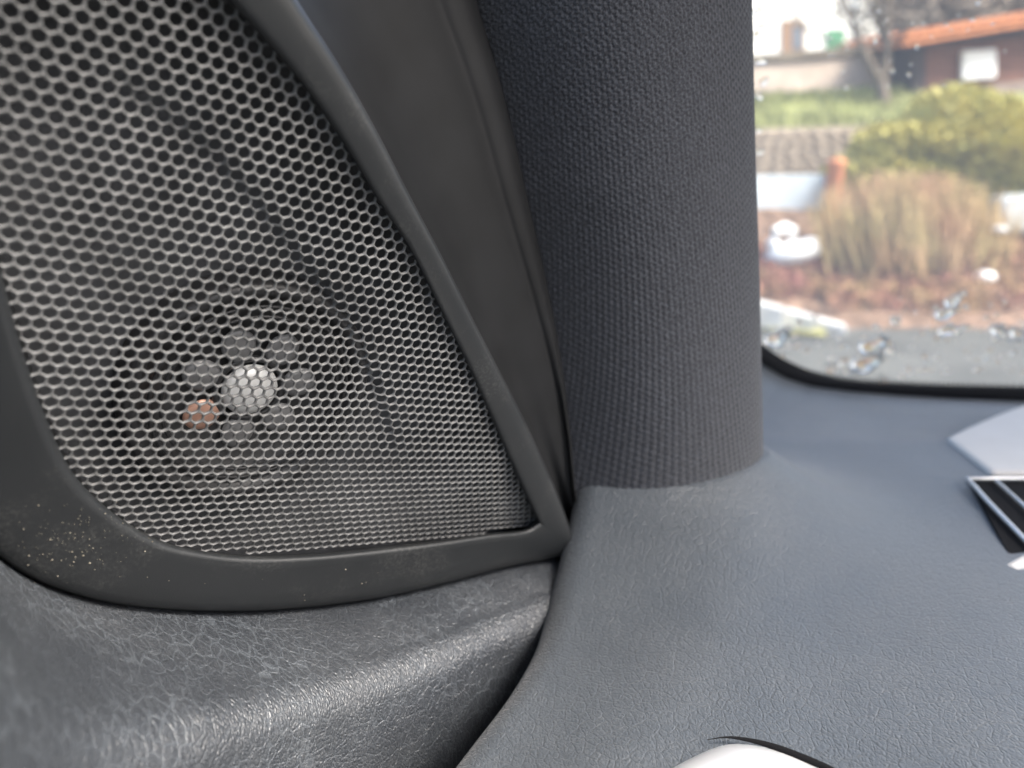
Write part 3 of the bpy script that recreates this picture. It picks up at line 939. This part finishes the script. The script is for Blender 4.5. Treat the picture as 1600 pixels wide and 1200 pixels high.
# roof: base sheet and rows of clay tiles
A, B = P(1412, 66, zh - .55), P(1900, -14, zh - .55); upv = Vector((0, 2.2, .22))
obj("roof", [A, B, B + upv, A + upv, A - Vector((0, 0, .05)), B - Vector((0, 0, .05)), B + upv - Vector((0, 0, .05)), A + upv - Vector((0, 0, .05))],
    [(0, 1, 2, 3), (7, 6, 5, 4), (4, 5, 1, 0), (5, 6, 2, 1), (6, 7, 3, 2), (7, 4, 0, 3)], M['tile'], hut, False)
tile_me = None
nt_ = 24
for i in range(nt_):
    for j in range(3):
        ax = (B - A) / nt_
        c = A + ax * (i + .5) + upv * (j / 3)
        q = MB()
        wv = ax * .52; lv = upv * .36
        rws = []
        for s in (0, 1):
            rws.append([lv * s + wv * math.cos(math.pi * k / 6) + Vector((0, 0, .10 * math.sin(math.pi * k / 6) + .03 - .02 * s)) for k in range(7)])
        if tile_me is None:
            q.grid(rws); q.add([rws[0][k] for k in range(7)], [tuple(range(7))])
            tile_me = bpy.data.meshes.new("roof_tile"); tile_me.from_pydata([tuple(p) for p in q.v], [], q.f); tile_me.update(); tile_me.materials.append(M['tile'])
        o = bpy.data.objects.new("roof_tile", tile_me); COL.objects.link(o)
        o.parent = hut; o.matrix_parent_inverse = Matrix.Translation(-hut.location); o.location = c + Vector((0, 0, .005))
# tree
tree = thing("bare_tree", "bare forked garden tree standing in front of the pale wall", "tree", P(1380, 170, 10.6))
zt = 10.6
q = MB()
def T(px, py, dz=0): return P(px, py, zt + dz)
q.tube([T(1384, 185), T(1381, 160), T(1378, 140), T(1376, 125)], [.11, .09, .085, .08], 8)
q.tube([T(1376, 130), T(1362, 105), T(1352, 85), T(1340, 55), T(1330, 25), T(1318, -10), T(1310, -60)], [.07, .055, .05, .04, .035, .03, .02], 7)
q.tube([T(1378, 130), T(1384, 100), T(1386, 70), T(1384, 40), T(1388, 5), T(1392, -60)], [.07, .06, .055, .05, .04, .03], 7)
q.build("trunk", M['bark'], tree)
q = MB(); rt_ = random.Random(21)
def branch(p, d, L, r, lev):
    pts = [p]; 
    for k in range(4):
        d = (d + Vector((rt_.uniform(-.3, .3), rt_.uniform(-.3, .3), rt_.uniform(-.1, .25)))).normalized()
        pts.append(pts[-1] + d * (L / 4))
    q.tube(pts, [r * (1 - .2 * i) for i in range(5)], 4, False)
    if lev:
        for k in range(4):
            branch(pts[rt_.randrange(1, 5)], (d + Vector((rt_.uniform(-1, 1), rt_.uniform(-1, 1), rt_.uniform(-.4, .6)))).normalized(), L * .62, r * .55, lev - 1)
for px, py in ((1340, 55), (1330, 25), (1352, 85), (1386, 70), (1384, 40), (1388, 5), (1318, -10)):
    for s in (-1, 1):
        branch(T(px, py), Vector((s * rt_.uniform(.5, 1), rt_.uniform(-.4, .4), rt_.uniform(.1, .8))).normalized(), rt_.uniform(.5, .9), .022, 2)
q.build("crown", M['bark'], tree)
# green bush
def bush(name, label, cx, cy, rx, ry, z, n, mat, leaf, seed, cat="bush", flat=0.7):
    rb = random.Random(seed)
    root = thing(name, label, cat, P(cx, cy + ry, z))
    c = P(cx, cy, z); sx = rx / F * z; sz = ry / F * z
    q = MB()
    lumps = [(Vector((rb.gauss(0, .5), rb.gauss(0, .5), rb.gauss(0, .4))), rb.uniform(.35, .6)) for _ in range(16)]
    for k in range(n):
        d = Vector((rb.gauss(0, 1), rb.gauss(0, 1), rb.gauss(0, 1))).normalized()
        rr = rb.uniform(.72, 1.0) * (1 + .09 * math.sin(5 * d.x + 3 * d.z) + .07 * math.sin(9 * d.z + 4 * d.x))
        p = c + Vector((d.x * sx * rr, d.y * sx * flat * rr, d.z * sz * rr))
        u = (d + Vector((rb.uniform(-.8, .8), rb.uniform(-.8, .8), rb.uniform(-.5, .9)))).normalized()
        w_ = u.cross(Vector((rb.uniform(-1, 1), rb.uniform(-1, 1), rb.uniform(-1, 1)))).normalized()
        s = leaf * rb.uniform(.6, 1.4)
        q.add([p - w_ * s * .4, p + u * s * .5 + w_ * 0, p + w_ * s * .4, p - u * s * .5], [(0, 1, 2, 3)])
    q.build("crown", mat, root)
    q = MB()
    for k in range(12):
        b = c + Vector((rb.uniform(-.3, .3) * sx, rb.uniform(-.3, .3) * sx, -sz * 1.02))
        q.tube([b, b + Vector((rb.uniform(-.3, .3) * sx, 0, sz)), b + Vector((rb.uniform(-.7, .7) * sx, rb.uniform(-.3, .3) * sx, sz * 1.7))], [.03, .02, .008], 5)
    q.build("stem", M['bark'], root)
    return root
bush("green_bush", "big rounded yellow green leafy bush in front of the hut", 1505, 262, 185, 108, 8.6, 30000, M['leafy'], .065, 4)
# twiggy bush
tw = thing("twiggy_bush", "dry ochre bush of upright bare twigs before the green bush", "bush", P(1430, 420, 7.4))
q = MB(); rb = random.Random(8)
for k in range(1500):
    px = 1430 + rb.gauss(0, 62); px = max(1296, min(1570, px))
    y0 = rb.uniform(395, 440); top = 262 + 0.0022 * (px - 1420) ** 2 + abs(rb.gauss(0, 38))
    z = 7.35 + rb.gauss(0, .22)
    a = P(px, y0, z); b = P(px + rb.gauss(0, 16) + (px - 1430) * .12, top, z + rb.gauss(0, .12))
    m_ = (a + b) / 2 + Vector((rb.gauss(0, .03), rb.gauss(0, .03), 0))
    q.tube([a, m_, b], [.009, .007, .003], 3, False)
q.build("twigs", M['twig'], tw)
# heather ground cover
q = MB(); rb = random.Random(9)
for k in range(9000):
    px = rb.uniform(1160, 1700); py = rb.uniform(345, 490) if px > 1290 else rb.uniform(400, 470)
    p = bed(px, py) + Vector((0, 0, rb.uniform(0, .16)))
    u = Vector((rb.uniform(-1, 1), rb.uniform(-1, 1), rb.uniform(0, 1.4))).normalized(); w_ = u.cross(Vector((rb.uniform(-1, 1), 1, rb.uniform(-1, 1)))).normalized()
    s = rb.uniform(.03, .08)
    q.add([p - w_ * s * .35, p + u * s, p + w_ * s * .35], [(0, 1, 2)])
he = q.build("ground_cover", M['heather']); tag(he, "low red brown heather covering the flower bed", "ground cover", kind="stuff")
# white swan-like ornament
zs = 7.3
c = P(1238, 398, zs); k = zs / F
q = MB()
q.dome(c + Vector((0, 0, 2 * k)), Vector((42 * k, 0, 6 * k)), Vector((0, 30 * k, 0)), Vector((0, 0, 20 * k)), 18, 10, True)
orn = q.build("garden_ornament", M['whitepaint'])
tag(orn, "white rounded swan-like garden ornament standing on the flower bed", "ornament")
q = MB(); q.tube([P(1210, 395, zs), P(1207, 378, zs), P(1213, 362, zs), P(1226, 356, zs), P(1237, 362, zs), P(1240, 372, zs)], [13 * k, 10 * k, 9 * k, 9 * k, 10 * k, 4 * k], 10)
nk = obj("neck", q.v, q.f, M['whitepaint'], orn)
q = MB(); q.tube([P(1255, 392, zs), P(1268, 380, zs), P(1277, 374, zs)], [16 * k, 12 * k, 4 * k], 10)
obj("tail", q.v, q.f, M['whitepaint'], orn)
# grey block at right
v, f = wall_box(1562, 1660, 306, 300, 366, 366, 7.6, .25)
o = obj("stone_block", v, f, M['greystone'], None, False); xbevel(o, .08, 4); tag(o, "smooth grey stone block right of the twiggy bush", "stone block")
# white pebbles / stones
for px, py, r, lab in ((1540, 433, 17, "small white stone lying in the brown heather"), (1562, 358, 9, "tiny pale stone by the grey block")):
    q = MB(); z = 7.0; q.dome(P(px, py, z), Vector((r * z / F, 0, 0)), Vector((0, .08, 0)), Vector((0, 0, r * .6 * z / F)), 10, 6, True)
    tag(q.build("white_stone", M['whitepaint']), lab, "stone", "pale stones in the flower bed")
# far trees above the hut
def far_tree(px, label, seed):
    rb = random.Random(seed)
    t = thing("tree", label, "tree", P(px, 120, 17))
    q = MB(); q.tube([P(px, 150, 17), P(px + 4, 60, 17), P(px, -40, 17)], [.2, .15, .08], 7); q.build("trunk", M['bark'], t)
    q = MB()
    for k in range(5000):
        a = P(px + rb.gauss(0, 50), rb.gauss(-10, 45), 17 + rb.gauss(0, .6)); d = Vector((rb.uniform(-1, 1), rb.uniform(-1, 1), rb.uniform(-.5, 1))).normalized()
        q.tube([a, a + d * rb.uniform(.3, .8)], [.03, .012], 3, False)
    q.build("crown", M['fartwig'], t)
far_tree(1480, "thin bare tree rising behind the left half of the hut roof", 31)
far_tree(1585, "thin bare tree rising behind the right half of the hut roof", 32)
